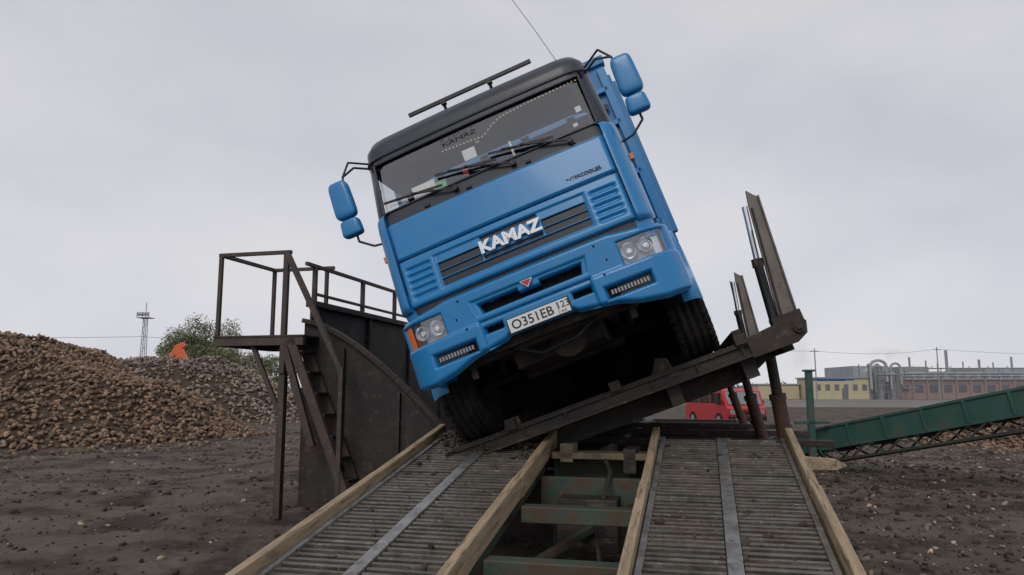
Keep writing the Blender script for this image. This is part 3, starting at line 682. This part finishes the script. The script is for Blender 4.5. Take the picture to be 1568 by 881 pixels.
pts=[(a+4.8,149.4,2)]+[(a+5.8-1.0*math.cos(t),149.4,6.2+1.0*math.sin(t)) for t in np.linspace(0,math.pi,9)]+[(a+6.8,149.4,3)]
mb.tube(pts,.22,0,10);mb.tube([(a+1.5,149.3,1.5),(a+1.5,149.3,4.9),(a+7,149.3,4.9),(a+7,149.3,2.2),(a+10,149.3,2.2)],.16,1,8)
mb.obj('process_plant',[steelhaze,mat('plant_frame_grey',(.2,.205,.22),.7)])  # plant greys lightened with painted distance haze
# faint smoke plume: soft gas volume above the stacks
mb=MB();mb.bb((fx(1262),166,5.5),(fx(1500),182,20))
sm=D.materials.new('smoke');sm.use_nodes=True;N=sm.node_tree.nodes;L=sm.node_tree.links;N.clear();oo=N.new('ShaderNodeOutputMaterial');vv=N.new('ShaderNodeVolumePrincipled');vv.inputs['Color'].default_value=(.97,.97,.97,1)
tc=N.new('ShaderNodeTexCoord');nz=N.new('ShaderNodeTexNoise');nz.inputs['Scale'].default_value=.3;nz.inputs['Detail'].default_value=4;L.new(tc.outputs['Object'],nz.inputs['Vector'])
def blob(px,z,rx,rz):
    mp=N.new('ShaderNodeMapping');mp.vector_type='POINT';mp.inputs['Location'].default_value=(-fx(px)/rx,-174/6,-z/rz);mp.inputs['Scale'].default_value=(1/rx,1/6,1/rz);L.new(tc.outputs['Object'],mp.inputs[0])
    ln=N.new('ShaderNodeVectorMath');ln.operation='LENGTH';L.new(mp.outputs[0],ln.inputs[0])
    mr=N.new('ShaderNodeMapRange');mr.inputs[1].default_value=1;mr.inputs[2].default_value=.1;L.new(ln.outputs['Value'],mr.inputs[0]);return mr.outputs[0]
b1=blob(1296,10.2,3.4,5.);b2=blob(1455,10.4,7,2.)
ad=N.new('ShaderNodeMath');ad.operation='MAXIMUM';L.new(b1,ad.inputs[0]);L.new(b2,ad.inputs[1])
nr=N.new('ShaderNodeMapRange');nr.inputs[1].default_value=.42;nr.inputs[2].default_value=.65;nr.inputs[4].default_value=.085;L.new(nz.outputs[0],nr.inputs[0])
mu=N.new('ShaderNodeMath');mu.operation='MULTIPLY';L.new(ad.outputs[0],mu.inputs[0]);L.new(nr.outputs[0],mu.inputs[1]);L.new(mu.outputs[0],vv.inputs['Density']);L.new(vv.outputs[0],oo.inputs['Volume'])
mb.obj('smoke_plume',[sm])
mb=MB();mb.cyl((49,120,0),(49,120,8.5),.12,0,8,.09);mb.beam((48.2,120,8),(49.8,120,8),.1,.1,0);mb.obj('utility_pole',[roofg])
mb=MB();mb.cyl((86,150,0),(86,150,10.5),.14,0,8,.1);mb.beam((85.2,150,10),(86.8,150,10),.1,.1,0);mb.obj('utility_pole',[roofg])
mb=MB()
def cable(a,b,sag,r):
    a=Vector(a);b=Vector(b);mb.tube([a.lerp(b,t)-Vector((0,0,4*sag*t*(1-t))) for t in np.linspace(0,1,13)],r,0,5)
cable((30,121,9.),(49,120,8.1),.3,.025);cable((49,120,8.1),(86,150,10.1),.7,.025);cable((86,150,10.1),(140,160,10),.8,.025);cable((-120,118,10.8),(-60,120,10.4),.4,.03);cable((-60,120,10.4),(30,121,9.),1.2,.025)
mb.obj('overhead_cables',[wire])
e_x=-59.7;mb=MB()
for sx in(-.45,.45):
    for sy in(-.45,.45): mb.beam((e_x+sx,120+sy,0),(e_x+sx*.5,120+sy*.5,13.5),.09,.09,0)
for k in range(14):
    z=k*.95;f0=1-.5*k/14;f1=1-.5*(k+1)/14;s=-1 if k%2 else 1
    mb.beam((e_x-.45*f0*s,119.55,z),(e_x+.45*f1*s,119.55,z+.95),.05,.05,0)
mb.bb((e_x-1,119,13.4),(e_x+1,121,13.5),0)
for x in(-.95,0,.95): mb.bb((e_x+x-.04,119,13.5),(e_x+x+.04,119.08,14.3),0)
mb.bb((e_x-1,119,14.2),(e_x+1,119.08,14.3),0)
for x in(-.7,-.2,.3,.8): mb.box((e_x+x,118.9,13.9),(.35,.3,.4),0)
mb.cyl((e_x,120,13.5),(e_x,120,16.),.06,0,6)
mb.obj('floodlight_mast',[mat('mast_grey',(.26,.26,.275),.6)])
mb=MB();ox,oy=-26.5,60
mb.bb((ox-2,oy-1.4,.1),(ox+2,oy-.8,.9),1);mb.bb((ox-2,oy+.8,.1),(ox+2,oy+1.4,.9),1);mb.bb((ox-1.8,oy-1.3,1.0),(ox+1.4,oy+1.3,2.2),0)
mb.bb((ox+.4,oy-1.25,2.2),(ox+1.5,oy-.3,3.4),0);mb.bb((ox+.5,oy-1.28,2.4),(ox+1.4,oy-1.26,3.2),2)
mb.prism([(ox+1.4,oy-.2,1.9),(ox+.8,oy-.2,1.9),(ox-.9,oy-.2,4.9),(ox-.7,oy-.2,5.3),(ox-.3,oy-.2,5.3)],(0,.4,0),0)
mb.prism([(ox-.7,oy-.15,5.3),(ox-.2,oy-.15,5.0),(ox+.1,oy-.15,5.3),(ox-.2,oy-.15,5.55)],(0,.3,0),0);mb.beam((ox-.6,oy,5.2),(ox-1.6,oy,3.4),.25,.35,0);mb.cyl((ox+.6,oy,2.8),(ox-.2,oy,4.6),.08,1);mb.box((ox-1.7,oy,3.0),(.7,.9,.8),1)
mb.obj('excavator',[digger,black,winm],bevel=.03)
# red boxy van
mb=MB();cm=Matrix.Translation((9.9,35,0))@Matrix.Rotation(rad(12),4,'Z')
pf=[(-2.1,.3),(-2.12,.85),(-1.95,.98),(-1.62,1.62),(-1.4,1.74),(2.1,1.74),(2.1,.3)]
mb.prism([(-.93,y,z) for y,z in pf],(1.86,0,0),0)
mb.prism([(-.8,-1.955,1.04),(-.8,-1.965,1.035),(-.8,-1.68,1.575),(-.8,-1.66,1.58)],(1.6,0,0),1)
for sx in(-1,1):
    for ya,yb in((-1.5,-.55),(-.45,.6),(.7,1.8)): mb.box((sx*.935,(ya+yb)/2,1.3),(.01,yb-ya,.45),1)
    for y in(-1.3,1.3): mb.cyl((sx*.96,y,.33),(sx*.74,y,.33),.33,2,20);mb.cyl((sx*.97,y,.33),(sx*.955,y,.33),.18,3,12)
    mb.box((sx*.68,-2.12,.7),(.3,.05,.2),3);mb.box((sx*1.05,-1.55,1.1),(.18,.08,.2),2)
mb.box((0,-2.13,.68),(.85,.05,.14),2);mb.box((0,-2.14,.42),(1.8,.08,.2),2)
mb.obj('parked_van',[carred,darkglass,rubber,silver],None,cm,.02,fix=True)
# ---------------------------------------------------------------- WORLD, SUN, CAMERA
w=D.worlds.new("World");scn.world=w;w.use_nodes=True;N=w.node_tree.nodes;L=w.node_tree.links
bg=N['Background'];sky=N.new('ShaderNodeTexSky');sky.sky_type='NISHITA';sky.sun_disc=False;sky.sun_elevation=rad(38);sky.sun_rotation=rad(200)
tc=N.new('ShaderNodeTexCoord');mp=N.new('ShaderNodeMapping');mp.inputs['Scale'].default_value=(1,1,1.9);mp.inputs['Location'].default_value=(.35,.1,.2);L.new(tc.outputs['Generated'],mp.inputs[0])
n1=N.new('ShaderNodeTexNoise');n1.inputs['Scale'].default_value=3.0;n1.inputs['Detail'].default_value=5;n1.inputs['Roughness'].default_value=.45;n1.inputs['Distortion'].default_value=.2;L.new(mp.outputs[0],n1.inputs[0])
cr=N.new('ShaderNodeValToRGB');cr.color_ramp.elements[0].position=.3;cr.color_ramp.elements[0].color=(.565,.575,.635,1);cr.color_ramp.elements[1].position=.55;cr.color_ramp.elements[1].color=(.655,.655,.70,1);L.new(n1.outputs[0],cr.inputs[0])
e3=cr.color_ramp.elements.new(.72);e3.color=(.71,.695,.71,1)
sp=N.new('ShaderNodeSeparateXYZ');L.new(tc.outputs['Generated'],sp.inputs[0])
g=N.new('ShaderNodeMapRange');g.inputs[1].default_value=0;g.inputs[2].default_value=.6;g.inputs[3].default_value=10.9;g.inputs[4].default_value=9.4;L.new(sp.outputs[2],g.inputs[0])
vm=N.new('ShaderNodeVectorMath');vm.operation='SCALE';L.new(cr.outputs[0],vm.inputs[0]);L.new(g.outputs[0],vm.inputs['Scale'])
mx=N.new('ShaderNodeMix');mx.data_type='RGBA';mx.inputs[0].default_value=.94;L.new(sky.outputs[0],mx.inputs[6]);L.new(vm.outputs[0],mx.inputs[7]);L.new(mx.outputs[2],bg.inputs[0]);bg.inputs[1].default_value=.1
sl_=D.lights.new('sun','SUN');sl_.energy=1.0;sl_.angle=rad(25);sl_.color=(1,.96,.9);so_=D.objects.new('sun',sl_);scn.collection.objects.link(so_)
el,az=rad(38),rad(200)
dirv=Vector((math.sin(az)*math.cos(el),math.cos(az)*math.cos(el),math.sin(el)))
so_.rotation_euler=dirv.to_track_quat('Z','Y').to_euler()
cam=D.cameras.new('camera');cam.sensor_width=36;cam.lens=1132/1568*36;cam.clip_end=5000;co=D.objects.new('camera',cam);scn.collection.objects.link(co)
co.location=(0,0,1.6);co.rotation_euler=(rad(98),0,0);scn.camera=co
scn.view_settings.view_transform='Standard';scn.view_settings.look='None';scn.view_settings.exposure=0
